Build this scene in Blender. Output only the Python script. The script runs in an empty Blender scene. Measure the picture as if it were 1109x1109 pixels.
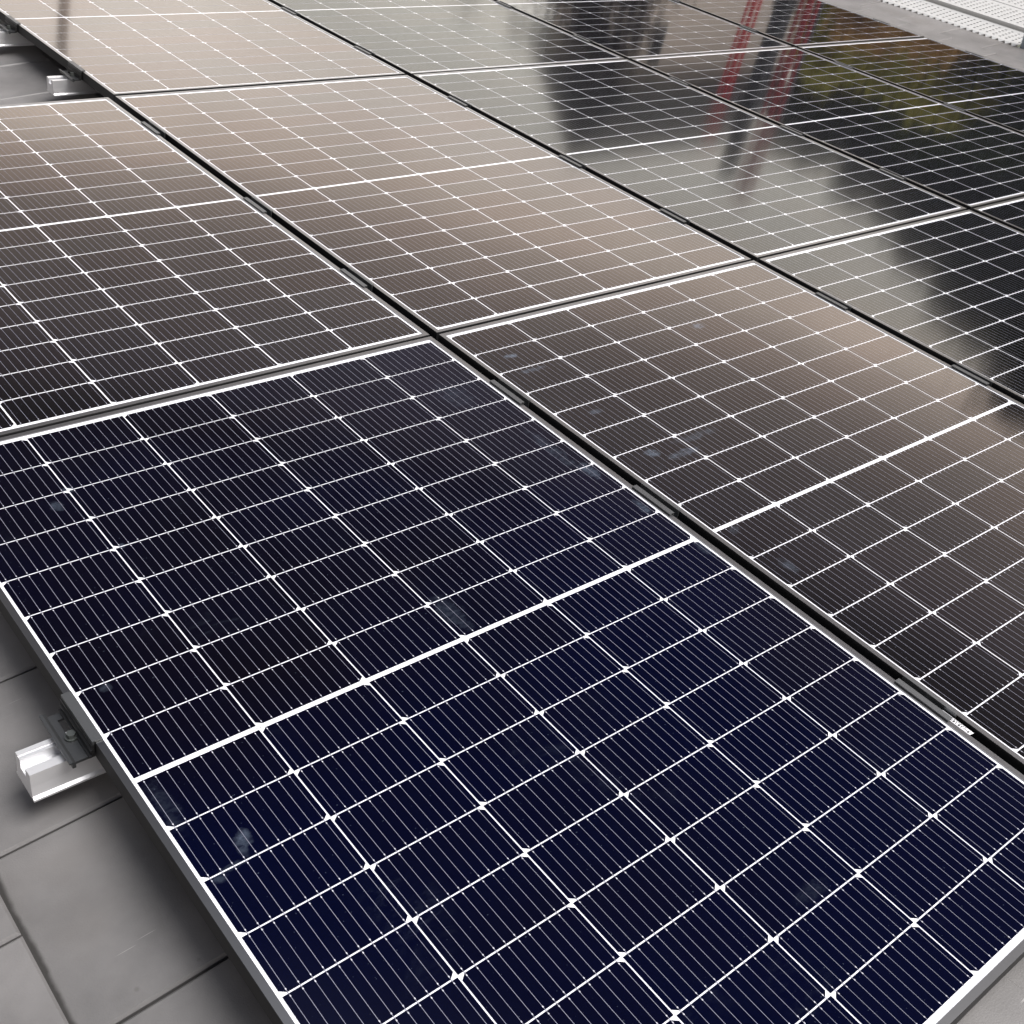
import bpy, math, random
from mathutils import Matrix, Vector

R = math.radians
random.seed(7)
scene = bpy.context.scene
COL = scene.collection

# ------------------------------------------------------------------ frame of the pitched roof
# roof-local axes: u runs down the slope, v along the eaves, h away from the panel faces
PITCH = R(-8)
RF = Matrix(((math.cos(PITCH), 0, -math.sin(PITCH), 0),
             (0, 1, 0, 0),
             (math.sin(PITCH), 0, math.cos(PITCH), 0),
             (0, 0, 0, 1)))

# ------------------------------------------------------------------ camera
CAM_F = 1267.178 / 1109.0
CAM_C = Vector((-0.4086, -1.01907, 1.2461))
CAM_R = Matrix(((0.76342414, -0.62925453, 0.1456788),
                (-0.2769732, -0.52269041, -0.80627575),
                (0.58349758, 0.57518125, -0.57332112)))
cd = bpy.data.cameras.new("camera")
cam = bpy.data.objects.new("camera", cd)
COL.objects.link(cam)
cd.sensor_width = 36.0
cd.lens = CAM_F * 36.0
cd.clip_start = 0.05
cd.clip_end = 2000
ax = CAM_R.transposed()                      # columns: right, down, forward
mw = Matrix.Identity(4)
for i in range(3):
    mw[i][0] = ax[i][0]
    mw[i][1] = -ax[i][1]
    mw[i][2] = -ax[i][2]
    mw[i][3] = CAM_C[i]
cam.matrix_world = RF @ mw
scene.camera = cam

# ------------------------------------------------------------------ sky, sun, exposure
SUN_AZ, SUN_EL = -38.0, 60.0
world = bpy.data.worlds.new("World")
scene.world = world
world.use_nodes = True
nt = world.node_tree
for n in list(nt.nodes):
    nt.nodes.remove(n)
N = nt.nodes.new
L = nt.links.new
out = N("ShaderNodeOutputWorld")
bg = N("ShaderNodeBackground")
sky = N("ShaderNodeTexSky")
sky.sky_type = 'NISHITA'
sky.sun_disc = False
sky.sun_elevation = R(SUN_EL)
sky.sun_rotation = R(90 - SUN_AZ)
sky.dust_density = 4.0
sky.air_density = 1.2
hsv = N("ShaderNodeHueSaturation")
hsv.inputs["Saturation"].default_value = 0.15
L(sky.outputs[0], hsv.inputs["Color"])
tc = N("ShaderNodeTexCoord")
sep = N("ShaderNodeSeparateXYZ")
L(tc.outputs["Generated"], sep.inputs[0])
ramp = N("ShaderNodeValToRGB")               # hazy bright band low down, clearer darker sky above
cr = ramp.color_ramp
cr.interpolation = 'EASE'
els = cr.elements
SKY_BAND = ((0.0, 2.1, 2.02, 1.92), (0.21, 2.15, 2.02, 1.88), (0.272, 2.2, 1.94, 1.70), (0.30, 1.55, 1.34, 1.18), (0.345, 0.92, 0.80, 0.73), (0.39, 0.60, 0.54, 0.53),
            (0.44, 0.38, 0.335, 0.37), (0.475, 0.14, 0.13, 0.155), (0.56, 0.075, 0.077, 0.10), (0.66, 0.045, 0.05, 0.07), (0.76, 0.05, 0.055, 0.075), (0.86, 0.45, 0.47, 0.52), (1.0, 0.65, 0.68, 0.74))
els[0].position, els[1].position = SKY_BAND[0][0], SKY_BAND[-1][0]
els[0].color, els[1].color = (*SKY_BAND[0][1:], 1), (*SKY_BAND[-1][1:], 1)
for p, *c in SKY_BAND[1:-1]:
    e = els.new(p)
    e.color = (*c, 1)
L(sep.outputs["Z"], ramp.inputs[0])
mapn = N("ShaderNodeMapping")
mapn.inputs["Scale"].default_value = (2.2, 2.2, 5.0)
L(tc.outputs["Generated"], mapn.inputs[0])
noi = N("ShaderNodeTexNoise")
noi.inputs["Scale"].default_value = 1.6
noi.inputs["Detail"].default_value = 5
L(mapn.outputs[0], noi.inputs["Vector"])
cl = N("ShaderNodeMapRange")
cl.inputs["From Min"].default_value = 0.3
cl.inputs["From Max"].default_value = 0.7
cl.inputs["To Min"].default_value = 0.78
cl.inputs["To Max"].default_value = 1.24
L(noi.outputs[0], cl.inputs["Value"])
m1 = N("ShaderNodeMix"); m1.data_type = 'RGBA'; m1.blend_type = 'MULTIPLY'; m1.inputs[0].default_value = 1
L(hsv.outputs[0], m1.inputs[6]); L(ramp.outputs[0], m1.inputs[7])
m2 = N("ShaderNodeMix"); m2.data_type = 'RGBA'; m2.blend_type = 'MULTIPLY'; m2.inputs[0].default_value = 1
L(m1.outputs[2], m2.inputs[6]); L(cl.outputs[0], m2.inputs[7])
side = N("ShaderNodeMapRange")                # added dimming of the up-slope sky, to deepen shadow on the tiles
side.interpolation_type = 'SMOOTHSTEP'
for k_, v_ in (("From Min", -0.75), ("From Max", 0.15), ("To Min", 0.8), ("To Max", 1.0)):
    side.inputs[k_].default_value = v_
L(sep.outputs["X"], side.inputs["Value"])
m3 = N("ShaderNodeMix"); m3.data_type = 'RGBA'; m3.blend_type = 'MULTIPLY'; m3.inputs[0].default_value = 1
L(m2.outputs[2], m3.inputs[6]); L(side.outputs[0], m3.inputs[7])
L(m3.outputs[2], bg.inputs["Color"])
bg.inputs["Strength"].default_value = 0.15
L(bg.outputs[0], out.inputs[0])

sd = bpy.data.lights.new("sun", 'SUN')
sd.energy = 2.2
sd.angle = R(38)
sd.color = (1.0, 0.96, 0.91)
sun = bpy.data.objects.new("sun", sd)
COL.objects.link(sun)
sdir = Vector((math.cos(R(SUN_EL)) * math.cos(R(SUN_AZ)), math.cos(R(SUN_EL)) * math.sin(R(SUN_AZ)), math.sin(R(SUN_EL))))
sun.rotation_euler = sdir.to_track_quat('Z', 'Y').to_euler()
sun.location = sdir * 30

scene.view_settings.view_transform = 'Standard'
scene.view_settings.look = 'None'
scene.view_settings.gamma = 1
scene.view_settings.exposure = 1.0
scene.cycles.max_bounces = 8
scene.cycles.sample_clamp_indirect = 6

# ------------------------------------------------------------------ helpers
class MB:
    """collects faces of one mesh"""
    def __init__(s):
        s.v, s.f, s.m = [], [], []
    def add(s, verts, faces, mi=0):
        b = len(s.v)
        s.v += [tuple(p) for p in verts]
        for f in faces:
            s.f.append([b + i for i in f]); s.m.append(mi)
    def quad(s, a, b, c, d, mi=0):
        s.add((a, b, c, d), ((0, 1, 2, 3),), mi)
    def box(s, lo, hi, mi=0):
        x0, y0, z0 = lo; x1, y1, z1 = hi
        s.add(((x0, y0, z0), (x1, y0, z0), (x1, y1, z0), (x0, y1, z0), (x0, y0, z1), (x1, y0, z1), (x1, y1, z1), (x0, y1, z1)),
              ((0, 3, 2, 1), (4, 5, 6, 7), (0, 1, 5, 4), (1, 2, 6, 5), (2, 3, 7, 6), (3, 0, 4, 7)), mi)
    def prism(s, prof, a, b, axis, mi=0):
        """closed profile swept from a to b; axis 'u': profile is (v,h); axis 'v': profile is (u,h)"""
        n = len(prof)
        pt = (lambda p, t: (t, p[0], p[1])) if axis == 'u' else (lambda p, t: (p[0], t, p[1]))
        vs = [pt(p, a) for p in prof] + [pt(p, b) for p in prof]
        fs = [(i, (i + 1) % n, n + (i + 1) % n, n + i) for i in range(n)]
        fs += [tuple(range(n - 1, -1, -1)), tuple(range(n, 2 * n))]
        s.add(vs, fs, mi)
    def tube(s, p, q, r0, r1=None, n=8, mi=0):
        p, q = Vector(p), Vector(q)
        r1 = r0 if r1 is None else r1
        d = (q - p).normalized()
        a = d.orthogonal().normalized(); b = d.cross(a)
        vs = []
        for c, r in ((p, r0), (q, r1)):
            for i in range(n):
                t = 2 * math.pi * i / n
                vs.append(c + a * math.cos(t) * r + b * math.sin(t) * r)
        fs = [(i, (i + 1) % n, n + (i + 1) % n, n + i) for i in range(n)]
        fs += [tuple(range(n - 1, -1, -1)), tuple(range(n, 2 * n))]
        s.add(vs, fs, mi)
    def mesh(s, name, mats, fix=True):
        me = bpy.data.meshes.new(name)
        me.from_pydata(s.v, [], s.f)
        for m in (mats if isinstance(mats, (list, tuple)) else [mats]):
            me.materials.append(m)
        me.polygons.foreach_set("material_index", s.m)
        me.update()
        import bmesh
        if not fix:
            return me
        bm = bmesh.new(); bm.from_mesh(me)
        bmesh.ops.recalc_face_normals(bm, faces=bm.faces)
        bm.to_mesh(me); bm.free()
        return me

def obj(name, me, parent=None, mat=None):
    o = bpy.data.objects.new(name, me)
    COL.objects.link(o)
    if parent is not None:
        o.parent = parent
    if mat is not None:
        o.matrix_basis = mat
    return o

def tag(o, label=None, cat=None, group=None, kind=None):
    for k, v in (("label", label), ("category", cat), ("group", group), ("kind", kind)):
        if v:
            o[k] = v
    return o

def empty(name, mat, size=0.1):
    o = bpy.data.objects.new(name, None)
    o.empty_display_size = size
    COL.objects.link(o)
    o.matrix_basis = mat
    return o

def copy_tree(o, parent=None):
    c = o.copy()
    COL.objects.link(c)
    if parent is not None:
        c.parent = parent
    for ch in list(o.children):
        copy_tree(ch, c)
    return c

def on_roof(u, v, h=0.0, rz=0.0):
    return RF @ Matrix.Translation((u, v, h)) @ Matrix.Rotation(rz, 4, 'Z')

# ------------------------------------------------------------------ materials
def new_mat(name):
    m = bpy.data.materials.new(name)
    m.use_nodes = True
    t = m.node_tree
    p = t.nodes["Principled BSDF"]
    return m, t, p

def plain(name, col, rough=0.5, metal=0.0, var=0.0, scale=30.0, bump=0.0, spec=None):
    m, t, p = new_mat(name)
    p.inputs["Roughness"].default_value = rough
    p.inputs["Metallic"].default_value = metal
    if spec is not None:
        p.inputs["Specular IOR Level"].default_value = spec
    p.inputs["Base Color"].default_value = (*col, 1)
    if var or bump:
        tcn = t.nodes.new("ShaderNodeTexCoord")
        n = t.nodes.new("ShaderNodeTexNoise")
        n.inputs["Scale"].default_value = scale
        n.inputs["Detail"].default_value = 6
        t.links.new(tcn.outputs["Object"], n.inputs["Vector"])
        if var:
            mr = t.nodes.new("ShaderNodeMix"); mr.data_type = 'RGBA'
            mr.inputs[6].default_value = (*[c * (1 - var) for c in col], 1)
            mr.inputs[7].default_value = (*[min(1, c * (1 + var)) for c in col], 1)
            t.links.new(n.outputs[0], mr.inputs[0])
            t.links.new(mr.outputs[2], p.inputs["Base Color"])
        if bump:
            b = t.nodes.new("ShaderNodeBump")
            b.inputs["Strength"].default_value = bump
            b.inputs["Distance"].default_value = 0.002
            t.links.new(n.outputs[0], b.inputs["Height"])
            t.links.new(b.outputs[0], p.inputs["Normal"])
    return m

def laminate(name, base_a, base_b, tint_a, tint_b, spots=(), dust=1.0, patchy=False, rough=0.068):
    """what lies under the front glass: a matt colour seen through a coated glass face, with wipe marks and dust"""
    m = bpy.data.materials.new(name)
    m.use_nodes = True
    t = m.node_tree
    for n in list(t.nodes):
        t.nodes.remove(n)
    A, K = t.nodes.new, t.links.new
    o = A("ShaderNodeOutputMaterial")
    geo = A("ShaderNodeNewGeometry")
    tcn = A("ShaderNodeTexCoord")
    def mixc(fac, a, b):
        x = A("ShaderNodeMix"); x.data_type = 'RGBA'
        K(fac, x.inputs[0])
        x.inputs[6].default_value = (*a, 1); x.inputs[7].default_value = (*b, 1)
        return x
    if patchy:                                 # coating drifts from blue to brownish black across the sheet
        pn = A("ShaderNodeTexNoise"); pn.inputs["Scale"].default_value = 1.7; pn.inputs["Detail"].default_value = 3
        K(tcn.outputs["Object"], pn.inputs["Vector"])
        ism = A("ShaderNodeMath"); ism.operation = 'MULTIPLY_ADD'; ism.inputs[1].default_value = 0.11; ism.inputs[2].default_value = -0.03
        K(geo.outputs["Random Per Island"], ism.inputs[0])
        sm = A("ShaderNodeMath"); sm.operation = 'ADD'; K(ism.outputs[0], sm.inputs[0]); K(pn.outputs[0], sm.inputs[1])
        pr_ = A("ShaderNodeMapRange"); pr_.inputs["From Min"].default_value = 0.3; pr_.inputs["From Max"].default_value = 0.7
        sy = A("ShaderNodeSeparateXYZ"); K(tcn.outputs["Object"], sy.inputs[0])
        sg_ = A("ShaderNodeMath"); sg_.operation = 'MULTIPLY_ADD'; sg_.inputs[1].default_value = -0.22
        K(sy.outputs[1], sg_.inputs[0]); K(sm.outputs[0], sg_.inputs[2])
        K(sg_.outputs[0], pr_.inputs["Value"])
        bc = mixc(pr_.outputs[0], base_a, base_b)
    else:
        bc = mixc(geo.outputs["Random Per Island"], base_a, base_b)
    gc = mixc(geo.outputs["Random Per Island"], tint_a, tint_b)
    dif = A("ShaderNodeBsdfDiffuse"); K(bc.outputs[2], dif.inputs["Color"])
    glo = A("ShaderNodeBsdfGlossy"); glo.inputs["Roughness"].default_value = rough
    K(gc.outputs[2], glo.inputs["Color"])
    fr = A("ShaderNodeFresnel"); fr.inputs["IOR"].default_value = 1.42
    pw = A("ShaderNodeMath"); pw.operation = 'POWER'; pw.inputs[1].default_value = 1.0
    K(fr.outputs[0], pw.inputs[0])
    mx = A("ShaderNodeMixShader")
    K(pw.outputs[0], mx.inputs[0]); K(dif.outputs[0], mx.inputs[1]); K(glo.outputs[0], mx.inputs[2])
    # grime: faint film everywhere, streaky wipe marks, tiny specks
    oi = A("ShaderNodeObjectInfo")
    off = A("ShaderNodeVectorMath"); off.operation = 'ADD'
    comb = A("ShaderNodeCombineXYZ")
    mul = A("ShaderNodeMath"); mul.operation = 'MULTIPLY'; mul.inputs[1].default_value = 37.0
    K(oi.outputs["Random"], mul.inputs[0]); K(mul.outputs[0], comb.inputs[0]); K(mul.outputs[0], comb.inputs[1])
    K(geo.outputs["Position"], off.inputs[0]); K(comb.outputs[0], off.inputs[1])
    big = A("ShaderNodeTexNoise"); big.inputs["Scale"].default_value = 4.5; big.inputs["Detail"].default_value = 2
    fine = A("ShaderNodeTexNoise"); fine.inputs["Scale"].default_value = 42; fine.inputs["Detail"].default_value = 5
    fine.inputs["Roughness"].default_value = 0.65
    speck = A("ShaderNodeTexNoise"); speck.inputs["Scale"].default_value = 260; speck.inputs["Detail"].default_value = 1
    for n in (big, fine, speck):
        K(off.outputs[0], n.inputs["Vector"])
    def rng(src, a, b, lo, hi):
        r = A("ShaderNodeMapRange"); r.interpolation_type = 'SMOOTHSTEP'
        for k_, v_ in (("From Min", a), ("From Max", b), ("To Min", lo), ("To Max", hi)):
            r.inputs[k_].default_value = v_
        K(src, r.inputs["Value"])
        return r.outputs[0]
    def mth(op, a, b):
        x = A("ShaderNodeMath"); x.operation = op
        for i, y in enumerate((a, b)):
            if isinstance(y, (int, float)): x.inputs[i].default_value = y
            else: K(y, x.inputs[i])
        return x.outputs[0]
    wmp = A("ShaderNodeMapping"); wmp.inputs["Rotation"].default_value = (0, 0, -0.5); wmp.inputs["Scale"].default_value = (1.0, 2.0, 1.0)
    K(off.outputs[0], wmp.inputs[0])
    wst = A("ShaderNodeTexNoise"); wst.inputs["Scale"].default_value = 20; wst.inputs["Detail"].default_value = 9; wst.inputs["Roughness"].default_value = 0.75; wst.inputs["Distortion"].default_value = 1.0
    K(wmp.outputs[0], wst.inputs["Vector"])
    streak_w = wst.outputs[0]
    wipe = mth('MULTIPLY', rng(big.outputs[0], 0.60, 0.76, 0, 1), rng(streak_w, 0.45, 0.8, 0, 0.06 * dust))
    film = rng(fine.outputs[0], 0.25, 0.8, 0.0001, 0.0008)
    sp = rng(speck.outputs[0], 0.765, 0.80, 0, 0.16 * dust)
    g = mth('ADD', mth('ADD', wipe, film), sp)
    smp = A("ShaderNodeMapping"); smp.inputs["Rotation"].default_value = (0, 0, 0.6); smp.inputs["Scale"].default_value = (1.0, 1.7, 1.0)
    K(off.outputs[0], smp.inputs[0])
    streak = A("ShaderNodeTexNoise"); streak.inputs["Scale"].default_value = 62; streak.inputs["Detail"].default_value = 8; streak.inputs["Roughness"].default_value = 0.78; streak.inputs["Distortion"].default_value = 0.8
    K(smp.outputs[0], streak.inputs["Vector"])
    so = A("ShaderNodeSeparateXYZ"); K(tcn.outputs["Object"], so.inputs[0])
    for (cx, cy, rx, ry, k_) in spots:
        dx = mth('DIVIDE', mth('SUBTRACT', so.outputs[0], cx), rx)
        dy = mth('DIVIDE', mth('SUBTRACT', so.outputs[1], cy), ry)
        d2 = mth('ADD', mth('MULTIPLY', dx, dx), mth('MULTIPLY', dy, dy))
        wob = mth('ADD', mth('MULTIPLY', d2, 0.45), mth('MULTIPLY', mth('SUBTRACT', fine.outputs[0], 0.45), 2.4))
        g = mth('ADD', g, mth('MULTIPLY', rng(wob, 0.0, 1.0, k_, 0.0), rng(streak.outputs[0], 0.36, 0.66, 0.25, 1.15)))
    gd = A("ShaderNodeBsdfDiffuse"); gd.inputs["Color"].default_value = (0.46, 0.58, 0.76, 1)
    mg = A("ShaderNodeMixShader")
    K(g, mg.inputs[0]); K(mx.outputs[0], mg.inputs[1]); K(gd.outputs[0], mg.inputs[2])
    K(mg.outputs[0], o.inputs[0])
    return m

def tile_mat():
    m, t, p = new_mat("concrete_tile")
    A, K = t.nodes.new, t.links.new
    tcn = A("ShaderNodeTexCoord"); geo = A("ShaderNodeNewGeometry")
    n1 = A("ShaderNodeTexNoise"); n1.inputs["Scale"].default_value = 7; n1.inputs["Detail"].default_value = 7; n1.inputs["Roughness"].default_value = 0.6
    n2 = A("ShaderNodeTexNoise"); n2.inputs["Scale"].default_value = 420; n2.inputs["Detail"].default_value = 3
    n3 = A("ShaderNodeTexNoise"); n3.inputs["Scale"].default_value = 2.4; n3.inputs["Detail"].default_value = 4
    for n in (n1, n2, n3): K(tcn.outputs["Object"], n.inputs["Vector"])
    r = A("ShaderNodeValToRGB")
    r.color_ramp.elements[0].position = 0.25; r.color_ramp.elements[0].color = (0.108, 0.104, 0.103, 1)
    r.color_ramp.elements[1].position = 0.75; r.color_ramp.elements[1].color = (0.186, 0.179, 0.177, 1)
    K(n1.outputs[0], r.inputs[0])
    hs = A("ShaderNodeHueSaturation")
    mr = A("ShaderNodeMapRange"); mr.inputs["To Min"].default_value = 0.88; mr.inputs["To Max"].default_value = 1.1
    K(geo.outputs["Random Per Island"], mr.inputs["Value"]); K(mr.outputs[0], hs.inputs["Value"])
    K(r.outputs[0], hs.inputs["Color"])
    # weathering stains and pale scratches
    st = A("ShaderNodeMapRange"); st.interpolation_type = 'SMOOTHSTEP'
    for k_, v_ in (("From Min", 0.56), ("From Max", 0.72), ("To Min", 0.0), ("To Max", 0.45)): st.inputs[k_].default_value = v_
    K(n3.outputs[0], st.inputs["Value"])
    mx = A("ShaderNodeMix"); mx.data_type = 'RGBA'
    mx.inputs[7].default_value = (0.118, 0.108, 0.100, 1)
    K(st.outputs[0], mx.inputs[0]); K(hs.outputs[0], mx.inputs[6])
    mp = A("ShaderNodeMapping"); mp.inputs["Rotation"].default_value = (0, 0, 0.7); mp.inputs["Scale"].default_value = (3, 90, 1)
    K(tcn.outputs["Object"], mp.inputs[0])
    n4 = A("ShaderNodeTexNoise"); n4.inputs["Scale"].default_value = 3; n4.inputs["Detail"].default_value = 2
    K(mp.outputs[0], n4.inputs["Vector"])
    sc = A("ShaderNodeMapRange"); sc.interpolation_type = 'SMOOTHSTEP'
    for k_, v_ in (("From Min", 0.735), ("From Max", 0.78), ("To Min", 0.0), ("To Max", 0.5)): sc.inputs[k_].default_value = v_
    K(n4.outputs[0], sc.inputs["Value"])
    m3 = A("ShaderNodeMix"); m3.data_type = 'RGBA'; m3.inputs[7].default_value = (0.42, 0.41, 0.40, 1)
    K(sc.outputs[0], m3.inputs[0])
    # crease shade below the butt of the course above, painted into the tile colour
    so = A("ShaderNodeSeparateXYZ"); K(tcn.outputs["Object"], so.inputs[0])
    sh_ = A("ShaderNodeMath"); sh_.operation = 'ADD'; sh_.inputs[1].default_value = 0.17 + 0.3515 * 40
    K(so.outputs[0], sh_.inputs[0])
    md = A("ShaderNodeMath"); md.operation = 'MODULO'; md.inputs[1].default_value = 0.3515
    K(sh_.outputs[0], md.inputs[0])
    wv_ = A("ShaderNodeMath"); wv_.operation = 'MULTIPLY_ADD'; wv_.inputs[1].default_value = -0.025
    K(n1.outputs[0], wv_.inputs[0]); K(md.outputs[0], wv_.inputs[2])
    crease = A("ShaderNodeMapRange"); crease.interpolation_type = 'SMOOTHSTEP'
    for k_, v_ in (("From Min", -0.004), ("From Max", 0.0035), ("To Min", 0.95), ("To Max", 0.0)): crease.inputs[k_].default_value = v_
    K(wv_.outputs[0], crease.inputs["Value"])
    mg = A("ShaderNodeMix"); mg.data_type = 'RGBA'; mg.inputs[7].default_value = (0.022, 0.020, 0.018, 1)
    K(crease.outputs[0], mg.inputs[0]); K(mx.outputs[2], mg.inputs[6])
    # small dark pits and spots
    vo = A("ShaderNodeTexVoronoi"); vo.inputs["Scale"].default_value = 26
    K(tcn.outputs["Object"], vo.inputs["Vector"])
    vr = A("ShaderNodeMapRange"); vr.interpolation_type = 'SMOOTHSTEP'
    for k_, v_ in (("From Min", 0.02), ("From Max", 0.13), ("To Min", 0.5), ("To Max", 0.0)): vr.inputs[k_].default_value = v_
    K(vo.outputs["Distance"], vr.inputs["Value"])
    vs_ = A("ShaderNodeSeparateXYZ"); K(vo.outputs["Color"], vs_.inputs[0])
    vt = A("ShaderNodeMath"); vt.operation = 'GREATER_THAN'; vt.inputs[1].default_value = 0.84; K(vs_.outputs[0], vt.inputs[0])
    vm = A("ShaderNodeMath"); vm.operation = 'MULTIPLY'; K(vr.outputs[0], vm.inputs[0]); K(vt.outputs[0], vm.inputs[1])
    mv = A("ShaderNodeMix"); mv.data_type = 'RGBA'; mv.inputs[7].default_value = (0.07, 0.065, 0.06, 1)
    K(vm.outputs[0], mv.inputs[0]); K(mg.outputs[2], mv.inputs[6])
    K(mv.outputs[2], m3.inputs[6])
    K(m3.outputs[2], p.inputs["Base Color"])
    p.inputs["Roughness"].default_value = 0.47
    b = A("ShaderNodeBump"); b.inputs["Strength"].default_value = 0.35; b.inputs["Distance"].default_value = 0.001
    ad = A("ShaderNodeMath"); ad.operation = 'ADD'
    K(n2.outputs[0], ad.inputs[0]); K(n1.outputs[0], ad.inputs[1]); K(ad.outputs[0], b.inputs["Height"])
    K(b.outputs[0], p.inputs["Normal"])
    return m

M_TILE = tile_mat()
M_UNDER = plain("roof_underlay", (0.015, 0.015, 0.016), 0.9)
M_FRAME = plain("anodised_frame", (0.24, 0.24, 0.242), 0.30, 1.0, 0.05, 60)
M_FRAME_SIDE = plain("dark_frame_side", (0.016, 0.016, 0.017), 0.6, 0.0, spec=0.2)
M_RAIL = plain("mill_aluminium", (0.72, 0.72, 0.735), 0.36, 0.6, 0.03, 40)
M_CLAMP = plain("grey_clamp", (0.135, 0.14, 0.145), 0.42, 0.85, 0.06, 80)
M_CLAMP_END = plain("dark_grey_clamp", (0.085, 0.088, 0.092), 0.42, 0.8, 0.06, 80)
M_CLAMP_DARK = plain("black_anodised", (0.022, 0.022, 0.023), 0.4, 0.4)
M_BOLT = plain("steel_bolt", (0.13, 0.14, 0.135), 0.42, 0.8)
M_STICKER = plain("paper_label", (0.62, 0.62, 0.65), 0.5)
M_INK = plain("black_ink", (0.02, 0.02, 0.02), 0.6)
M_GALV = plain("galvanised_steel", (0.46, 0.46, 0.455), 0.5, 0.25, 0.06, 12)
M_POST = plain("blue_grey_paint", (0.24, 0.28, 0.32), 0.5, 0.2, 0.05, 30)

COOL = ((0.68, 0.68, 0.64), (0.72, 0.70, 0.65))
CLEAR = ((0.93, 0.92, 0.89), (0.97, 0.94, 0.90))
WARM = ((1.0, 0.885, 0.81), (0.96, 0.895, 0.83))
M_BACK = laminate("white_backsheet", (0.78, 0.785, 0.83), (0.78, 0.785, 0.83), (1, .96, .93), (1, .96, .93), dust=0)
M_BUS = laminate("silver_busbar", (0.195, 0.198, 0.250), (0.230, 0.233, 0.285), (1, .96, .93), (1, .96, .93), dust=0)
M_PAD = laminate("solder_pad", (0.42, 0.42, 0.47), (0.55, 0.55, 0.60), (1, .96, .93), (1, .96, .93), dust=0)
M_CELL = laminate("dark_cell", (0.0022, 0.0020, 0.0024), (0.0028, 0.0025, 0.0031), *WARM, dust=0.5)
M_CELL_COOL = laminate("dark_cell_cool", (0.0020, 0.0021, 0.0025), (0.0026, 0.0026, 0.0031), *COOL, dust=0.5, rough=0.085)
M_CELL_CLEAR = laminate("dark_cell_clear", (0.0018, 0.0018, 0.0021), (0.0023, 0.0023, 0.0027), *CLEAR, dust=0.5, rough=0.055)
M_CELL_NAVY = laminate("navy_cell", (0.0020, 0.0014, 0.0030), (0.0006, 0.0010, 0.0088), (0.46, .48, .60), (.50, .48, .56), dust=0.35, patchy=True,
    spots=((0.089, -0.157, 0.009, 0.012, 0.10), (0.079, -0.170, 0.006, 0.018, 0.05), (0.054, -0.189, 0.018, 0.005, 0.05), (0.037, -0.197, 0.010, 0.006, 0.05), (0.20, 0.655, 0.008, 0.011, 0.06), (0.165, 0.62, 0.010, 0.013, 0.07),
           (0.212, 0.47, 0.006, 0.007, 0.09), (0.59, 0.06, 0.018, 0.038, 0.035), (1.112, -0.03, 0.010, 0.032, 0.05), (1.10, 0.126, 0.010, 0.018, 0.10), (1.093, 0.264, 0.012, 0.028, 0.09), (1.075, 0.36, 0.014, 0.075, 0.035), (1.02, 0.62, 0.03, 0.05, 0.02),
           (0.03, -0.06, 0.012, 0.045, 0.022), (0.055, 0.18, 0.008, 0.009, 0.04), (0.67, -0.637, 0.030, 0.012, 0.02)))
M_CELL_C = laminate("dark_cell_marked", (0.0022, 0.0020, 0.0024), (0.0028, 0.0025, 0.0031), *WARM, dust=0.5,
    spots=((0.093, 0.709, 0.018, 0.007, 0.16), (0.094, 0.638, 0.032, 0.008, 0.09), (0.107, 0.435, 0.020, 0.008, 0.07), (0.102, 0.255, 0.016, 0.012, 0.16), (0.164, 0.224, 0.040, 0.010, 0.10), (0.24, 0.26, 0.060, 0.010, 0.05),
           (0.653, 0.632, 0.022, 0.012, 0.14), (0.054, -0.017, 0.012, 0.012, 0.07), (0.063, -0.148, 0.012, 0.022, 0.06)))

# ------------------------------------------------------------------ the house under the roof
GROUND_Z = -5.6
T0 = -0.117                                   # mean height of the tile faces
CW, CL = 0.308, 0.3515                        # tile cover width and course length
U0, U1 = -0.17 - 6 * CL, -0.17 + 20 * CL
V0, V1 = -2.7, 6.6

house = empty("house", RF @ Matrix.Translation((2.3, 1.9, -0.2)))
tag(house, "house under the array, its low-pitched roof laid with flat grey concrete tiles", "house")
tb = MB()
for i in range(-6, 21):
    ue = -0.17 + CL * i                       # lower edge of this course
    us = ue - CL
    sh = 0.078 if i % 2 else -0.0705
    if i == 0: sh = -0.0705
    k0 = int((V0 - sh) / CW) - 1
    for k in range(k0, int((V1 - sh) / CW) + 1):
        va, vb = sh + k * CW + 0.0018, sh + (k + 1) * CW - 0.0018
        dz = random.uniform(-.0012, .0012); dt = random.uniform(-.001, .001)
        zs, ze = T0 - 0.013 + dz, T0 + 0.015 + dz + dt
        su, eu = us - 0.04, ue
        zs2 = zs - 0.04 * 0.028 / CL - 0.003
        c = 0.004
        zi = lambda u: zs2 + (ze - zs2) * (u - su) / (eu - su)
        top = [(su, va + c, zs2), (eu - c, va + c, zi(eu - c)), (eu - c, vb - c, zi(eu - c)), (su, vb - c, zs2)]
        mid = [(su, va, zs2 - c), (eu, va, ze - c), (eu, vb, ze - c), (su, vb, zs2 - c)]
        bot = [(su, va, zs2 - .02), (eu, va, ze - .024), (eu, vb, ze - .024), (su, vb, zs2 - .02)]
        tb.add(top + mid + bot, ((0, 1, 2, 3), (0, 4, 5, 1), (1, 5, 6, 2), (2, 6, 7, 3), (3, 7, 4, 0),
                                 (4, 8, 9, 5), (5, 9, 10, 6), (6, 10, 11, 7), (7, 11, 8, 4)))
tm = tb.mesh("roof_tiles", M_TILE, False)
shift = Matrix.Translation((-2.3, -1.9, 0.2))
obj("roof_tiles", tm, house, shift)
ub = MB()
ub.box((U0 - .05, V0, T0 - 0.075), (U1 - .03, V1, T0 - 0.045))
obj("roof_deck", ub.mesh("roof_deck", M_UNDER), house, shift)
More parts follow.
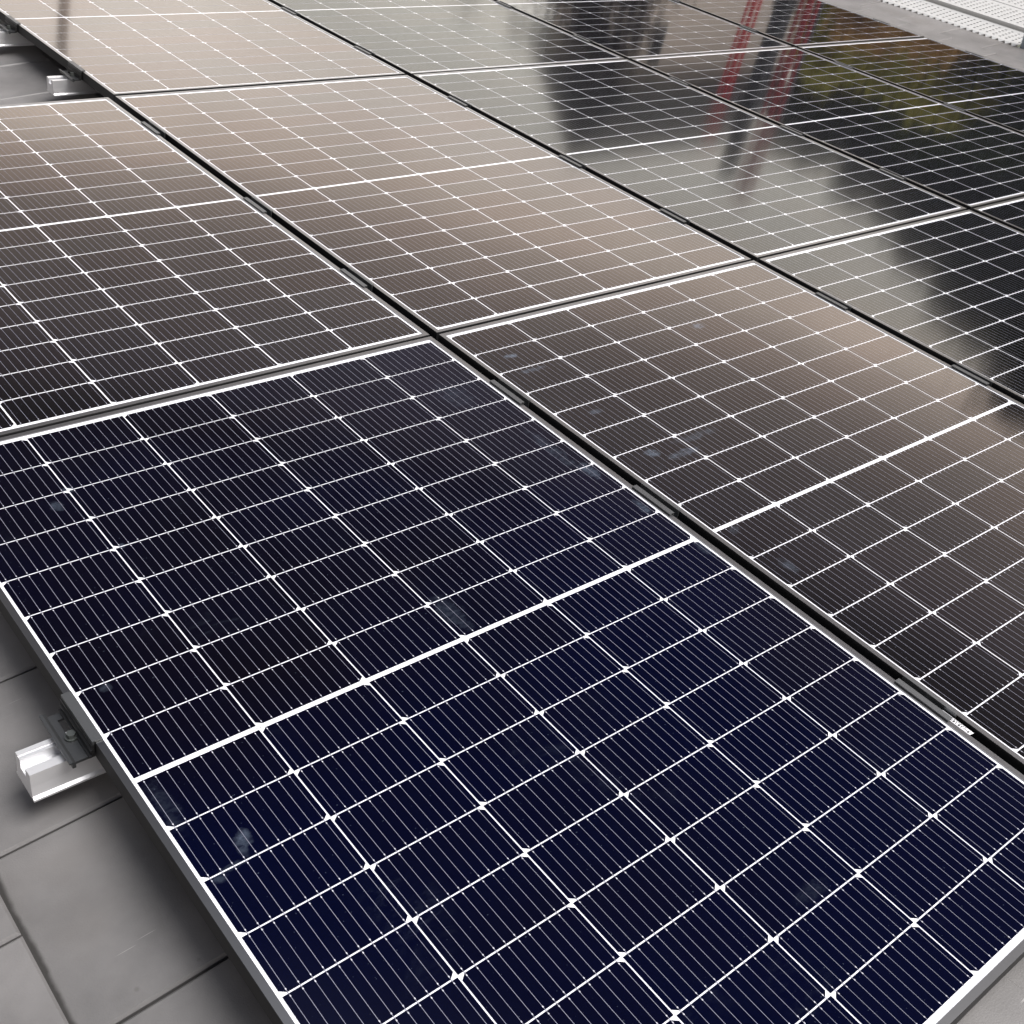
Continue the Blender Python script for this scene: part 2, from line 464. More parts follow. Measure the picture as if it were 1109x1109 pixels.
# walls hang plumb below the roof
wb = MB()
inv = (RF @ Matrix.Translation((2.3, 1.9, -0.2))).inverted()
def plumb(u, v, h):
    return RF @ Vector((u, v, h))
ws = [plumb(u, v, T0 - 0.09) for u, v in ((U0 + .1, V0 + .2), (U1 - .45, V0 + .2), (U1 - .45, V1 - .2), (U0 + .1, V1 - .2))]
wv = [inv @ p for p in ws] + [inv @ Vector((p.x, p.y, GROUND_Z)) for p in ws]
wb.add(wv, ((0, 1, 5, 4), (1, 2, 6, 5), (2, 3, 7, 6), (3, 0, 4, 7)))
obj("wall", wb.mesh("wall", plain("render_wall", (0.5, 0.47, 0.42), 0.85, 0, .1, 3, .3)), house)

# ------------------------------------------------------------------ ground far below
g = MB()
g.quad((-900, -900, GROUND_Z), (900, -900, GROUND_Z), (900, 900, GROUND_Z), (-900, 900, GROUND_Z))
ground = obj("ground", g.mesh("ground", plain("dull_ground", (0.075, 0.08, 0.06), 0.95, 0, .35, 0.3)))
tag(ground, kind="structure")

# ------------------------------------------------------------------ solar panels
PW, PL, PH = 1.134, 1.722, 0.030
PITCH_U, PITCH_V = 1.163, 1.738
LIP = 0.011
CELLW, CELLH, GU, GV, MIDG = 0.1817, 0.0910, 0.0023, 0.00208, 0.0086

def frame_mesh():
    b = MB()
    prof = [(0, -0.0005), (0.0005, 0), (LIP, 0), (LIP, -0.0022), (LIP, -0.006), (0.002, -0.006), (0.002, -0.0285), (0.025, -0.0285), (0.025, -PH), (0, -PH)]
    n = len(prof)
    rings = []
    for sx, sy in ((0, -1), (1, -1), (1, 1), (0, 1)):
        ring = []
        for d, h in prof:
            ring.append(((PW - d) if sx else d, sy * (PL / 2 - d), h))
        rings.append(ring)
    vs = [p for r in rings for p in r]
    fs = []
    for k in range(4):
        k2 = (k + 1) % 4
        for i in range(n):
            j = (i + 1) % n
            fs.append((k * n + i, k2 * n + i, k2 * n + j, k * n + j))
    b.add(vs, fs)
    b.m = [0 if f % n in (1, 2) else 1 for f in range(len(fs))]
    return b.mesh("frame", (M_FRAME, M_FRAME_SIDE))

def cell_u(k):
    return PW / 2 + (k - 3) * (CELLW + GU) + GU / 2
def cell_v(j):                                # j = 0.. above the middle, -1.. below
    if j >= 0:
        return MIDG / 2 + j * (CELLH + GV)
    return -(MIDG / 2 + (-j) * CELLH + (-j - 1) * GV)

def cell_block(rows, mat, trim=0.0):
    b = MB()
    h = -0.0016
    for j in rows:
        for k in range(6):
            u0, v0 = cell_u(k) + trim, cell_v(j) + trim
            u1, v1 = u0 + CELLW - 2 * trim, v0 + CELLH - 2 * trim
            c, d = 0.0084, 0.0066
            top = (k % 2 == 0) == (j >= 0)
            if top:
                pts = [(u0, v0), (u1, v0), (u1, v1 - d), (u1 - c, v1), (u0 + c, v1), (u0, v1 - d)]
            else:
                pts = [(u0, v0 + d), (u0 + c, v0), (u1 - c, v0), (u1, v0 + d), (u1, v1), (u0, v1)]
            b.add([(x, y, h) for x, y in pts], [tuple(range(6))])
    return b.mesh("cell_block", mat, False)

def busbar_mesh(rows):
    b = MB()
    h = -0.0012
    w = 0.00034
    for j in rows:
        for k in range(6):
            u0, v0 = cell_u(k), cell_v(j)
            for i in range(11):
                u = u0 + (i + .5) * CELLW / 11
                b.quad((u - w, v0 - GV / 2, h), (u + w, v0 - GV / 2, h), (u + w, v0 + CELLH + GV / 2, h), (u - w, v0 + CELLH + GV / 2, h))
                for vc in (v0 + .0042, v0 + CELLH - .0042):       # solder pads
                    b.quad((u - .00075, vc - .0012, h + .0002), (u + .00075, vc - .0012, h + .0002), (u + .00075, vc + .0012, h + .0002), (u - .00075, vc + .0012, h + .0002), 1)
    return b.mesh("busbars", (M_BUS, M_PAD), False)

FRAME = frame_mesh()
bk = MB()
bk.box((LIP - .004, -PL / 2 + LIP - .004, -0.005), (PW - LIP + .004, PL / 2 - LIP + .004, -0.0021))
BACK = bk.mesh("backsheet", M_BACK)
UP, LOW = range(0, 9), range(-9, 0)
BLOCKS = {n: tuple(cell_block(q, m, 0.0 if n == 'navy' else 0.00022 if n == 'marked' else 0.00045) for q in (UP, LOW)) for n, m in (("dark", M_CELL), ("cool", M_CELL_COOL), ("clear", M_CELL_CLEAR), ("navy", M_CELL_NAVY), ("marked", M_CELL_C))}
BUS = (busbar_mesh(UP), busbar_mesh(LOW))
mk = MB()                                      # polarity marks printed on the middle strip
for du in (0.1955, 0.2005):
    mk.quad((du, -0.0008, -0.0019), (du + .0028, -0.0008, -0.0019), (du + .0028, 0.0002, -0.0019), (du, 0.0002, -0.0019))
mk.quad((0.2014, -0.0017, -0.0019), (0.2023, -0.0017, -0.0019), (0.2023, 0.0011, -0.0019), (0.2014, 0.0011, -0.0019))
MARK = mk.mesh("polarity_mark", M_INK)

def panel(u, v, kind, label, tilt=0.0):
    base = on_roof(u, v) @ Matrix.Translation((0, PL / 2, 0)) @ Matrix.Rotation(tilt, 4, 'X') @ Matrix.Translation((0, -PL / 2, 0))
    e = empty("solar_panel", base @ Matrix.Translation((0, 0, -PH)))
    tag(e, label, "solar panel", "solar panels of the rooftop array")
    up = Matrix.Translation((0, 0, PH))
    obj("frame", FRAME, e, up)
    bs = obj("backsheet", BACK, e, up)
    obj("polarity_mark", MARK, bs)
    for h in (0, 1):
        cb = obj("cell_block", BLOCKS[kind][h], e, up)
        obj("busbars", BUS[h], cb)
    return e

# left edge and middle of every panel, as laid
POS = {(0, 0): (0, 0), (0, 1): (0, 1.727), (1, 0): (1.157, 0), (1, 1): (1.160, 1.733), (1, 2): (1.162, 3.470),
       (2, 0): (2.316, 0), (2, 1): (2.322, 1.734), (2, 2): (2.325, 3.471), (3, 0): (3.476, 0), (3, 1): (3.483, 1.734), (3, 2): (3.487, 3.471),
       (4, 0): (4.638, 0), (4, 1): (4.645, 1.734), (4, 2): (4.648, 3.471)}
LAB = {
    (0, 0): ("navy", "navy blue solar panel in the foreground, with a barcode sticker on its right edge"),
    (0, 1): ("dark", "brownish solar panel directly behind the navy foreground panel, below the open patch of roof"),
    (1, 0): ("marked", "smudged dark brown solar panel directly right of the navy foreground panel"),
    (1, 1): ("dark", "evenly beige solar panel at upper centre, its whole face reflecting pale sky"),
    (1, 2): ("dark", "pale solar panel at the top left, its black frame side facing the open roof patch"),
    (2, 0): ("cool", "black solar panel with a pale grey left corner, right of the smudged panel"),
    (2, 1): ("cool", "solar panel mirroring a pale grey sky at left and the lower ends of the masts"),
    (2, 2): ("cool", "grey solar panel at the top edge darkening from left to right, without red reflection"),
    (3, 0): ("clear", "solar panel cut by the right edge of the photo, only its top left corner showing"),
    (3, 1): ("clear", "solar panel mirroring red masts at its upper left and dark trees across the rest"),
    (3, 2): ("clear", "solar panel at the top mirroring a brown to beige wall left of the red mast"),
    (4, 0): ("clear", "solar panel of the column beside the eaves, nearest to the right edge"),
    (4, 1): ("clear", "solar panel beside the bare tiles mirroring olive and almost black foliage"),
    (4, 2): ("clear", "far solar panel mirroring the red mast at left and brown autumn trees, beside the tiles"),
}
PANELS = {}
for (c, r), (kind, lab) in LAB.items():
    PANELS[(c, r)] = panel(*POS[(c, r)], kind, lab, 0.0 if (c, r) == (0, 0) else R(random.uniform(-.10, .10)))

# barcode sticker on the navy panel's frame, its free edge curling out over the gap
sb = MB()
su = PW + .0012
sb.add([(su, -.592, PH - .0010), (su + .013, -.593, PH - .0035), (su + .013, -.533, PH - .0032), (su, -.532, PH - .0010),
        (su, -.592, PH - .0014), (su + .013, -.593, PH - .0039), (su + .013, -.533, PH - .0036), (su, -.532, PH - .0014)],
       ((0, 1, 2, 3), (7, 6, 5, 4), (0, 4, 5, 1), (1, 5, 6, 2), (2, 6, 7, 3), (3, 7, 4, 0)))
sb.box((PW - .0002, -.590, PH - .0030), (su, -.534, PH - .0010))
st = obj("barcode_sticker", sb.mesh("barcode_sticker", M_STICKER), PANELS[(0, 0)])
ib = MB()
zt = lambda a: PH - .0010 - (a / .013) * .0025 + .0003
def ink(a0, a1, y0, y1):
    ib.quad((su + a0, y0, zt(a0)), (su + a1, y0, zt(a1)), (su + a1, y1, zt(a1)), (su + a0, y1, zt(a0)))
x = -0.588
while x < -0.537:
    w = random.choice((.0010, .0016, .0030))
    ink(.0016, .0080, x, x + w)
    x += w + random.choice((.0014, .0020, .0034))
for k in range(9):
    ink(.0094, .0114, -.580 + k * .0042, -.5772 + k * .0042)
obj("barcode", ib.mesh("barcode", M_INK, False), st)

# ------------------------------------------------------------------ mounting rails
RAIL_V = (-0.497, 0.131, 0.58, 1.19, 1.672, 2.288, 2.90, 3.45, 4.02)
RAIL_LAB = ("white aluminium mounting rail under the lower part of the navy foreground panel",
            "aluminium mounting rail with its bright end sticking out left of the navy panel",
            "mounting rail under the upper end of the navy foreground panel",
            "mounting rail under the near end of the brownish panel behind the navy one",
            "mounting rail under the middle of the brownish panel and the beige panel",
            "mounting rail under the far end of the brownish panel",
            "short pale mounting rail end showing in the open roof patch, nearer of the two",
            "mounting rail end in the open roof patch at the left edge, farther of the two",
            "mounting rail under the far end of the pale top left panel")
HT = -0.0335
prof = [(-.031, -.0815), (-.031, -.078), (-.0268, -.0745), (-.0252, -.058), (-.025, HT), (-.0165, HT), (-.0162, HT - .0012), (-.0095, HT - .0012), (-.0095, HT - .017), (.0095, HT - .017),
        (.0095, HT - .0012), (.0162, HT - .0012), (.0165, HT), (.025, HT), (.0252, -.058), (.0268, -.0745), (.031, -.078), (.031, -.0815)]
for i, v in enumerate(RAIL_V):
    ua = (0.03, -0.085, 0.03, 0.03, 0.03, 0.03, 1.072, 1.06, 1.12)[i]
    b = MB()
    b.prism([(p, q + .0815) for p, q in prof], 0, 5.83 - ua, 'u')
    o = obj("mounting_rail", b.mesh("mounting_rail", M_RAIL), None, on_roof(ua, v, -.0815))
    tag(o, RAIL_LAB[i], "mounting rail", "aluminium rails under the panels")

# ------------------------------------------------------------------ clamps
def bolt_mesh(r, h):
    b = MB()
    b.tube((0, 0, 0), (0, 0, h), r, n=6)
    b.tube((0, 0, -.002), (0, 0, .0006), r * 1.35, n=14)
    return b.mesh("bolt", M_BOLT)
BOLT = bolt_mesh(.0066, .0072)
HALF = 0.0525

def mid_clamp():
    e = empty("mid_clamp", Matrix.Identity(4), .03)
    b = MB()
    o_, i_ = .0185, .0090
    b.prism([(-o_, .0006), (-o_, .0034), (-i_ + .0026, .0034), (-i_ + .0026, -.0175), (i_ - .0026, -.0175), (i_ - .0026, .0034), (i_ + .0035, .0034), (i_ + .0035, .0006), (i_, .0006), (i_, -.0203), (-i_, -.0203), (-i_, .0006)], -HALF, HALF, 'v')
    obj("body", b.mesh("body", M_CLAMP), e, Matrix.Translation((0, 0, .0335)))
    obj("bolt", BOLT, e, Matrix.Translation((0, .002, .0335 - .0155)))
    return e

def end_clamp():
    e = empty("end_clamp", Matrix.Identity(4), .03)
    z = .0335
    b = MB()
    b.prism([(.0105, .0006), (.0105, .0032), (-.0042, .0032), (-.0042, -.0035), (-.0015, -.0035), (-.0015, .0006)], -HALF, HALF, 'v')
    obj("lip", b.mesh("lip", M_CLAMP), e, Matrix.Translation((0, 0, z)))
    b = MB()
    b.prism([(-.0015, -.0035), (-.0056, -.0035), (-.0056, -.0075), (-.0044, -.0085), (-.0044, -.0125), (-.0072, -.0135), (-.0072, -.0175), (-.0052, -.0185), (-.0052, -.0225), (-.0098, -.0235), (-.0098, -.0262), (-.0015, -.0262)], -HALF, HALF, 'v')
    obj("ribbed_wall", b.mesh("ribbed_wall", M_CLAMP_DARK), e, Matrix.Translation((0, 0, z)))
    b = MB()
    y0, y1 = .004, .036                       # slot in the base plate
    for lo, hi in (((-.0275, -HALF + .004, -.0305), (-.0046, y0, -.0262)), ((-.0275, y1, -.0305), (-.0046, HALF - .004, -.0262)), ((-.0275, y0, -.0305), (-.0180, y1, -.0262))):
        b.box(lo, hi)
    b.prism([(-.0285, -.0325), (-.0285, -.0232), (-.0325, -.0212), (-.0372, -.0212), (-.0372, -.0240), (-.0335, -.0240), (-.0335, -.0325)], -HALF, HALF, 'v')
    obj("base_plate", b.mesh("base_plate", M_CLAMP_END), e, Matrix.Translation((0, 0, z)))
    obj("bolt", BOLT, e, Matrix.Translation((-.0150, -.004, z - .0240)))
    return e

mid0, end0 = mid_clamp(), end_clamp()
used = {id(mid0): False, id(end0): False}
def place(src, mat, label, group):
    if not used[id(src)]:
        used[id(src)] = True
        o = src
    else:
        o = copy_tree(src)
    o.matrix_basis = mat
    tag(o, label, "clamp", group)
    return o
ROWNAME = {0: "navy foreground", 1: "brownish", 2: "pale top left"}
PLACE3 = ("near", "middle", "far")
GAPNAME = ("first gap from the left", "second gap from the left", "third gap from the left", "gap beside the eaves column")
NTH = ("nearest", "second nearest", "third nearest", "fourth nearest", "fifth nearest", "sixth nearest", "seventh nearest", "eighth nearest", "farthest")
for gi in range(4):
    for ri, v in enumerate(RAIL_V):
        row = 0 if ri < 3 else 1 if ri < 6 else 2
        ug = (POS[(gi, row)][0] + PW + POS[(gi + 1, row)][0]) / 2 if (gi, row) != (0, 2) else 0
        if gi == 0 and ri >= 6:
            lab = ("nearer bright clamp on the frame side facing the open roof patch", "clamp at the left photo edge on the frame side facing the open roof patch",
                   "farthest clamp on the frame side facing the open roof patch")[ri - 6]
            place(end0, on_roof(POS[(1, 2)][0], v, -.0335), lab, "end clamps on outer frame sides")
            continue
        if (gi, ri) == (0, 0): lab = "grey bolted clamp in the black gap right above the barcode sticker"
        elif (gi, ri) == (0, 1): lab = "grey bolted clamp in the gap beside the middle strip of the navy panel"
        elif (gi, ri) == (0, 2): lab = "grey bolted clamp in the gap near the far corner of the navy panel"
        else: lab = "%s small clamp along the %s" % (NTH[ri], GAPNAME[gi])
        jig = random.uniform(-.006, .006)
        place(mid0, on_roof(ug, v + jig, -.0335), lab, "clamps in the gaps between panels")
for ri, v in enumerate(RAIL_V):
    if ri < 6:
        lab = ("grey end clamp on the navy panel's outer edge under its lower half", "large grey end clamp with slot and bolt above the exposed rail end",
               "end clamp on the navy panel's outer edge near its far corner", "end clamp on the brownish panel's outer edge, near end",
               "end clamp on the brownish panel's outer edge, middle", "end clamp on the brownish panel's outer edge, far end")[ri]
        if ri == 1 or ri > 2:
            place(end0, on_roof(0, v + .009, -.0335), lab, "end clamps on outer frame sides")
    place(end0, on_roof(POS[(4, 0 if ri < 3 else 1 if ri < 6 else 2)][0] + PW, v, -.0335, math.pi), "%s dark clamp along the eaves-side edge of the array" % NTH[ri], "end clamps along the eaves-side edge")

# ------------------------------------------------------------------ scaffold deck outside the eaves
edge = RF @ Vector((6.875, 2.95, -0.095))
def plank(x0, width, vy0, vy1, label, z, teeth):
    e = empty("scaffold_plank", Matrix.Translation((x0, vy0, z)))
    tag(e, label, "scaffold plank", "perforated steel planks of the scaffold")
    b = MB()
    px, py = 0.034, 0.046
    nx = int((width - 0.05) / px)
    ny = int((vy1 - vy0) / py)
    mx = (width - nx * px) / 2
    for i in range(nx):
        for j in range(ny):
            cx, cy = mx + (i + .5) * px, (j + .5) * py
            lo = (cx - px / 2, cy - py / 2); hi = (cx + px / 2, cy + py / 2)
            rr = 0.0112
            hole = [(cx + rr * 1.1 * math.cos(a * math.pi / 4 + math.pi / 8), cy + rr * math.sin(a * math.pi / 4 + math.pi / 8), 0.0) for a in range(8)]
            rim = [(cx + (q[0] - cx) * .7, cy + (q[1] - cy) * .7, -.006) for q in hole]
            sq = [(hi[0], cy, 0), (hi[0], hi[1], 0), (cx, hi[1], 0), (lo[0], hi[1], 0), (lo[0], cy, 0), (lo[0], lo[1], 0), (cx, lo[1], 0), (hi[0], lo[1], 0)]
            fs = []
            for a in range(8):
                a2 = (a + 1) % 8
                fs.append((a, a2, 8 + a2, 8 + a))
                fs.append((8 + a, 8 + a2, 16 + a2, 16 + a))
            # hole ring starts half a step ahead of the square ring
            b.add(sq + hole[-1:] + hole[:-1] + rim[-1:] + rim[:-1], fs)
    Ln = ny * py
    for xa, xb in ((0, mx), (width - mx, width)):
        b.quad((xa, 0, 0), (xb, 0, 0), (xb, Ln, 0), (xa, Ln, 0))
    obj("perforated_top", b.mesh("perforated_top", M_GALV), e)
    s = MB()
    for xa, sg in ((0, -1), (width, 1)):
        s.box((min(xa, xa + sg * .0015), 0, -.07), (max(xa, xa + sg * .0015), Ln, 0.0015))
    if teeth:                                   # folded saw-tooth edge towards the tiles
        for j in range(ny):
            y = j * py
            s.add(((-.0015, y, .002), (-.0015, y + py, .002), (-.030, y + py / 2, -.006), (-.0015, y, -.004), (-.0015, y + py, -.004), (-.030, y + py / 2, -.011)),
                  ((0, 1, 2), (3, 5, 4), (0, 2, 5, 3), (1, 4, 5, 2), (0, 3, 4, 1)))
    obj("folded_edge", s.mesh("folded_edge", M_GALV), e)
    for j in range(0, 3):
        y = Ln * (j * .45 + .03)
        c = MB(); c.box((.002, y, -.06), (width - .002, y + .04, -.02))
        obj("cross_bar", c.mesh("cross_bar", M_GALV), e)
x = edge.x
PLAB = ("narrow saw-toothed perforated steel plank lying along the eaves tiles", "bright perforated steel plank just beyond the dark joint line",
        "third perforated steel plank out from the eaves tiles", "fourth perforated steel plank out from the eaves tiles", "outermost perforated steel plank at the top right corner")
for i, w in enumerate((0.235, 0.32, 0.32, 0.32, 0.32)):
    plank(x, w, 2.62 if i == 0 else 1.2, 6.2, PLAB[i], edge.z + (0.02 if i else 0.0), i == 0)
    x += w + (0.022 if i == 0 else 0.010)

pb = empty("scaffold_post", Matrix.Translation((edge.x + .03, 2.585, edge.z - .35)))
tag(pb, "short blue grey steel post at the end of the saw-toothed plank, right edge", "scaffold post")
b = MB(); b.tube((0, 0, 0), (0, 0, .52), .030, n=16)
obj("tube", b.mesh("tube", M_POST), pb)
b = MB(); b.tube((0, 0, .30), (0, 0, .33), .042, n=16)
obj("collar", b.mesh("collar", M_POST), pb)

# ------------------------------------------------------------------ surroundings that the glass mirrors
def mirror_dir(px, py):
    d = CAM_R.transposed() @ Vector(((px - 554.5) / 1267.178, (py - 554.5) / 1267.178, 1))
    t = -CAM_C.z / d.z
    p = CAM_C + d * t
    return RF @ p, (RF.to_3x3() @ Vector((d.x, d.y, -d.z))).normalized()
def seen(px, py, dist):
    """place in the world whose mirror image lies there, at that horizontal distance"""
    p, d = mirror_dir(px, py)
    return p + d * (dist / math.hypot(d.x, d.y))

def foliage_mat(name, a, b_):
    m, t, p = new_mat(name)
    geo = t.nodes.new("ShaderNodeNewGeometry")
    mx = t.nodes.new("ShaderNodeMix"); mx.data_type = 'RGBA'
    mx.inputs[6].default_value = (*a, 1); mx.inputs[7].default_value = (*b_, 1)
    t.links.new(geo.outputs["Random Per Island"], mx.inputs[0])
    df = t.nodes.new("ShaderNodeBsdfDiffuse"); tr = t.nodes.new("ShaderNodeBsdfTranslucent"); ms = t.nodes.new("ShaderNodeMixShader")
    ms.inputs[0].default_value = 0.42
    t.links.new(mx.outputs[2], df.inputs["Color"]); t.links.new(mx.outputs[2], tr.inputs["Color"])
    t.links.new(df.outputs[0], ms.inputs[1]); t.links.new(tr.outputs[0], ms.inputs[2])
    t.nodes.remove(p)
    t.links.new(ms.outputs[0], [n for n in t.nodes if n.type == 'OUTPUT_MATERIAL'][0].inputs[0])
    return m
M_BARK = plain("bark", (0.07, 0.055, 0.045), 0.9, 0, .3, 8, .5)

def tree(x, y, top, width, mat, label, conic=False, n=5200, leaf=.30, bare=0.25):
    e = empty("tree", Matrix.Translation((x, y, GROUND_Z)))
    tag(e, label, "tree", "trees mirrored in the panels")
    H = top - GROUND_Z
    b = MB()
    b.tube((0, 0, 0), (0.1, .05, H * .8), .03 * H * .55, .05, 9)
    limbs = []
    for i in range(14):
        z = H * random.uniform(.22, .75)
        a = random.uniform(0, 6.28); ln = width * .5 * random.uniform(.5, .95) * ((1 - z / H) * 1.3 if conic else 1)
        q = (ln * math.cos(a), ln * math.sin(a), min(H * .93, z + ln * .55))
        b.tube((.05, .03, z), q, .09, .025, 6)
        limbs.append(q)
    obj("trunk", b.mesh("trunk", M_BARK), e)
    lv = MB()
    clumps = []
    for i in range(46 if n < 10000 else 90):
        t = random.random()
        if conic:
            z = H * (.1 + .88 * t); r = width * .5 * (1 - t) ** .8 * math.sqrt(random.random())
        else:
            z = H * (bare + (1 - bare) * t * .93)
            r = width * .5 * math.sqrt(max(0.02, 1 - ((t - .45) / .58) ** 2)) * math.sqrt(random.random())
        a = random.uniform(0, 6.28)
        clumps.append((r * math.cos(a), r * math.sin(a), z, width * random.uniform(.09, .19)))
    for i in range(n):
        cx, cy, cz, cr_ = random.choice(clumps)
        d = Vector((random.gauss(0, 1), random.gauss(0, 1), random.gauss(0, .8))) * cr_ * .62
        c = Vector((cx, cy, min(cz + d.z, H))) + Vector((d.x, d.y, 0))
        ax_ = Vector((random.gauss(0, 1), random.gauss(0, 1), random.gauss(0, 1))).normalized()
        bx = ax_.orthogonal().normalized(); s = leaf * random.uniform(.5, 1.1)
        lv.quad(c - ax_ * s * .5, c - bx * s * .32, c + ax_ * s * .5, c + bx * s * .32)
    obj("crown", lv.mesh("crown", mat), e)

M_LEAF_DARK = foliage_mat("dark_needles", (0.014, 0.024, 0.008), (0.055, 0.078, 0.022))
M_LEAF_OLIVE = foliage_mat("olive_leaves", (0.34, 0.35, 0.06), (0.50, 0.45, 0.09))
M_LEAF_RUST = foliage_mat("rusty_leaves", (0.42, 0.26, 0.10), (0.55, 0.36, 0.16))
M_LEAF_BROWN = foliage_mat("dull_brown_leaves", (0.05, 0.042, 0.036), (0.085, 0.07, 0.058))

for (px, py, w, mat, lab, con, dd, n, lf) in (
        (1109, 455, 9.0, M_LEAF_DARK, "tall almost black conifer mirrored at the right edge of the array", True, 45, 15000, .6),
        (1070, 402, 7.0, M_LEAF_DARK, "dark bushy evergreen mirrored left of the tall black conifer", False, 50, 15000, .6),
        (1030, 372, 7.0, M_LEAF_DARK, "dark evergreen mirrored just beyond the corner of the black panel", False, 53, 14000, .6),
        (985, 318, 6.5, M_LEAF_DARK, "dark evergreen mirrored in the upper corner of the black panel", False, 55, 14000, .6),
        (950, 272, 5.2, M_LEAF_DARK, "dark evergreen mirrored where four panels meet at the right", False, 57, 12000, .6),
        (832, 198, 3.4, M_LEAF_DARK, "slim dark evergreen mirrored at the right end of the house roof", False, 66, 9000, .55),
        (1010, 250, 6.0, M_LEAF_DARK, "dark evergreen mirrored behind the other conifers", False, 66, 13000, .6),
        (930, 175, 5.5, M_LEAF_DARK, "dark evergreen mirrored behind the olive trees", False, 64, 13000, .6),
        (868, 205, 4.0, M_LEAF_DARK, "narrow dark evergreen mirrored between the house roof and the conifers", False, 60, 10000, .55),
        (915, 232, 4.8, M_LEAF_DARK, "dark evergreen with loose top mirrored right of the street pole", False, 58, 12000, .55),
        (1080, 175, 9.0, M_LEAF_DARK, "low dark hedge-like tree mirrored beside the bare tiles", False, 38, 12000, .55),
        (985, 165, 6.0, M_LEAF_DARK, "low dark tree mirrored between the olive trees and the conifers", False, 46, 11000, .5),
        (895, 112, 4.2, M_LEAF_OLIVE, "yellow olive tree mirrored right of the red masts", False, 40, 9000, .42),
        (955, 108, 4.0, M_LEAF_OLIVE, "olive green tree mirrored right of the yellow olive tree", False, 39, 9000, .42),
        (1005, 135, 4.2, M_LEAF_OLIVE, "olive green tree mirrored nearest to the low dark hedge-like tree", False, 35, 8000, .42),
        (930, 52, 4.0, M_LEAF_RUST, "low rust brown autumn tree mirrored in the farthest panel", False, 32, 8000, .4),
        (985, 70, 3.6, M_LEAF_RUST, "second low autumn tree mirrored in the farthest panel, beside the tiles", False, 32, 8000, .4),
        (640, 84, 4.2, M_LEAF_BROWN, "dull brown tree mirrored left of the dark house roof", False, 38, 9000, .4),
        (575, 66, 5.0, M_LEAF_BROWN, "thin brown tree mirrored at the top, farther left", False, 50, 3800, .34),
        (505, 42, 5.0, M_LEAF_BROWN, "sparse brown tree mirrored at the top, leftmost", False, 54, 2200, .3)):
    q = seen(px, py, dd)
    tree(q.x, q.y, q.z, w, mat, lab, con, n, lf, 0.12)

# neighbour's house: beige walls under a dark roof
nl, nr = seen(680, 100, 42), seen(845, 100, 55)
ridge_z = seen(690, 186, 46).z
eave_z = seen(740, 84, 48).z
dirv = Vector((nr.x - nl.x, nr.y - nl.y, 0)); wid = dirv.length; dirv.normalize()
dep = Vector((-dirv.y, dirv.x, 0))
if dep.dot(Vector((nl.x, nl.y, 0))) < 0: dep = -dep
hm = Matrix(((dirv.x, dep.x, 0, nl.x), (dirv.y, dep.y, 0, nl.y), (0, 0, 1, GROUND_Z), (0, 0, 0, 1)))
nh = empty("neighbour_house", hm)
tag(nh, "beige house with a steep dark roof mirrored behind the red masts", "house")
EH, RH = eave_z - GROUND_Z, ridge_z - GROUND_Z
b = MB(); b.box((0, 0, 0), (wid, 4, EH - .01))
obj("wall", b.mesh("wall", plain("beige_render", (0.90, 0.80, 0.73), 0.9, 0, .06, 1.5)), nh)
b = MB()
b.add(((-.4, -.5, EH), (wid + .4, -.5, EH), (wid + .4, 4.5, EH), (-.4, 4.5, EH), (.6, 2, RH), (wid - .6, 2, RH)),
      ((0, 1, 5, 4), (1, 2, 5), (2, 3, 4, 5), (3, 0, 4), (3, 2, 1, 0)))
obj("roof", b.mesh("roof", plain("dark_slate", (0.02, 0.02, 0.021), 0.75, 0, .3, 6)), nh)
for k in range(2):
    x0 = .6 + k * wid * .74
    f = MB(); f.box((x0, -.06, EH - 2.2), (x0 + 1.0, -.003, EH - .8))
    wn = obj("window", f.mesh("window", plain("white_window_frame", (.7, .7, .68), .5)), nh)
    p_ = MB(); p_.box((x0 + .08, -.075, EH - 2.12), (x0 + .92, -.063, EH - .88))
    obj("pane", p_.mesh("pane", plain("window_glass", (.03, .035, .04), .08)), wn)

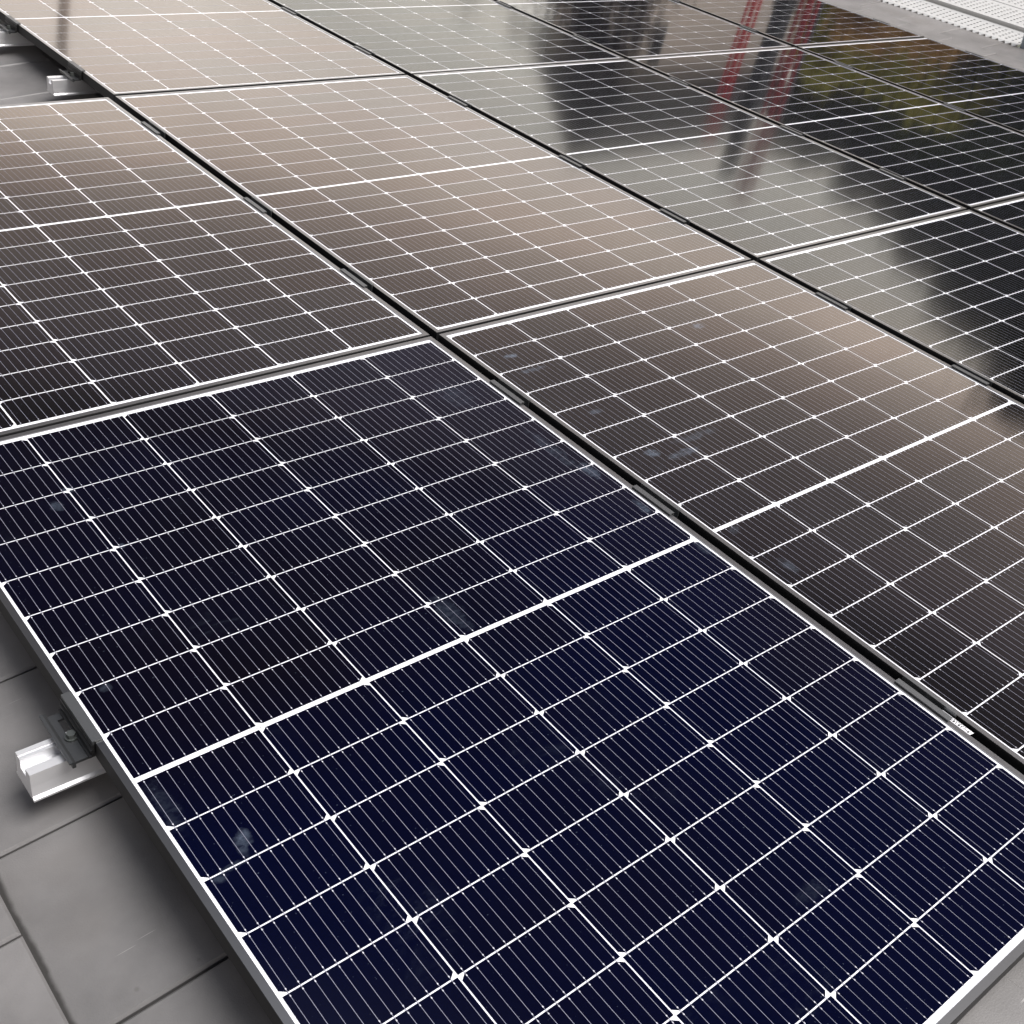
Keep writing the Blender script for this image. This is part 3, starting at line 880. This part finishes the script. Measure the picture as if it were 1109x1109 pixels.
# red lattice masts and the grey column between them
M_RED = plain("red_paint", (0.72, 0.025, 0.05), 0.45, 0, .1, 5)
M_DKRED = plain("dark_red_paint", (0.40, 0.02, 0.035), 0.5, 0, .15, 5)
M_STEEL = plain("dark_steel", (0.045, 0.05, 0.06), 0.55, 0.3, .1, 5)
def mast(pa, pb_, dist, w, mat, r, label, name="lattice_mast"):
    a, t = seen(*pa, dist), seen(*pb_, dist)
    base = Vector((a.x, a.y, GROUND_Z))
    e = empty(name, Matrix.Translation(base))
    tag(e, label, "crane mast")
    H = t.z - GROUND_Z
    lean = Vector((t.x - a.x, t.y - a.y, 0)) * 0.0
    c = MB(); br = MB()
    cs = [(-w / 2, -w / 2), (w / 2, -w / 2), (w / 2, w / 2), (-w / 2, w / 2)]
    for x_, y_ in cs:
        c.tube((x_, y_, 0), (x_ + lean.x, y_ + lean.y, H), r, n=6)
    obj("chords", c.mesh("chords", mat), e)
    st_ = .95; k = 0; z = .2
    while z + st_ < H:
        for i in range(4):
            p, q = cs[i], cs[(i + 1) % 4]
            if k % 2: p, q = q, p
            br.tube((*p, z), (*q, z + st_), r * .32, n=5)
            br.tube((*cs[i], z), (*cs[(i + 1) % 4], z), r * .32, n=5)
        z += st_; k += 1
    obj("bracing", br.mesh("bracing", mat), e)
mast((808, 30), (764, 178), 25, .20, M_RED, .034, "bright red slender lattice mast mirrored as a double red line")
mast((850, 80), (796, 238), 25, .28, M_DKRED, .042, "thicker dark red lattice mast mirrored right of the bright red one")
a, t = seen(838, 40, 30), seen(795, 215, 30)
e = empty("crane_column", Matrix.Translation((a.x, a.y, GROUND_Z)))
tag(e, "dark grey steel column mirrored between the two red masts", "crane column")
b = MB(); H = t.z - GROUND_Z
b.prism([(-.2, 0), (.2, 0), (.18, H), (-.18, H)], -.2, .2, 'v')
obj("column", b.mesh("column", M_STEEL), e)
b = MB(); b.box((-.26, -.26, H * .55), (.26, .26, H * .58)); b.box((-.26, -.26, H * .8), (.26, .26, H * .83))
obj("sleeve", b.mesh("sleeve", M_STEEL), e)
a, t = seen(868, 60, 27), seen(842, 150, 27)
e = empty("street_pole", Matrix.Translation((a.x, a.y, GROUND_Z)))
tag(e, "slim grey pole mirrored among the olive trees", "pole")
b = MB(); H = t.z - GROUND_Z
b.tube((0, 0, 0), (0, 0, H), .14, .09, 10)
obj("shaft", b.mesh("shaft", M_STEEL), e)
b = MB(); b.tube((0, 0, H - .1), (.9, .3, H + .05), .05, .04, 8); b.box((.75, .2, H - .02), (1.35, .42, H + .1))
obj("lamp_arm", b.mesh("lamp_arm", M_STEEL), e)
# far chimney stack mirrored in the pale top left panel
a = seen(66, 62, 34)
e = empty("chimney_stack", Matrix.Translation((a.x, a.y, GROUND_Z)))
tag(e, "slim brick chimney stack mirrored as a streak in the pale top left panel", "chimney")
b = MB(); H = a.z - GROUND_Z
b.prism([(-.15, 0), (.15, 0), (.10, H), (-.10, H)], -.12, .12, 'v')
obj("stack", b.mesh("stack", plain("pale_brick", (.60, .54, .50), .9, 0, .2, 9)), e)
b = MB(); b.box((-.14, -.16, H - .25), (.14, .16, H - .1))
obj("cap", b.mesh("cap", M_STEEL), e)
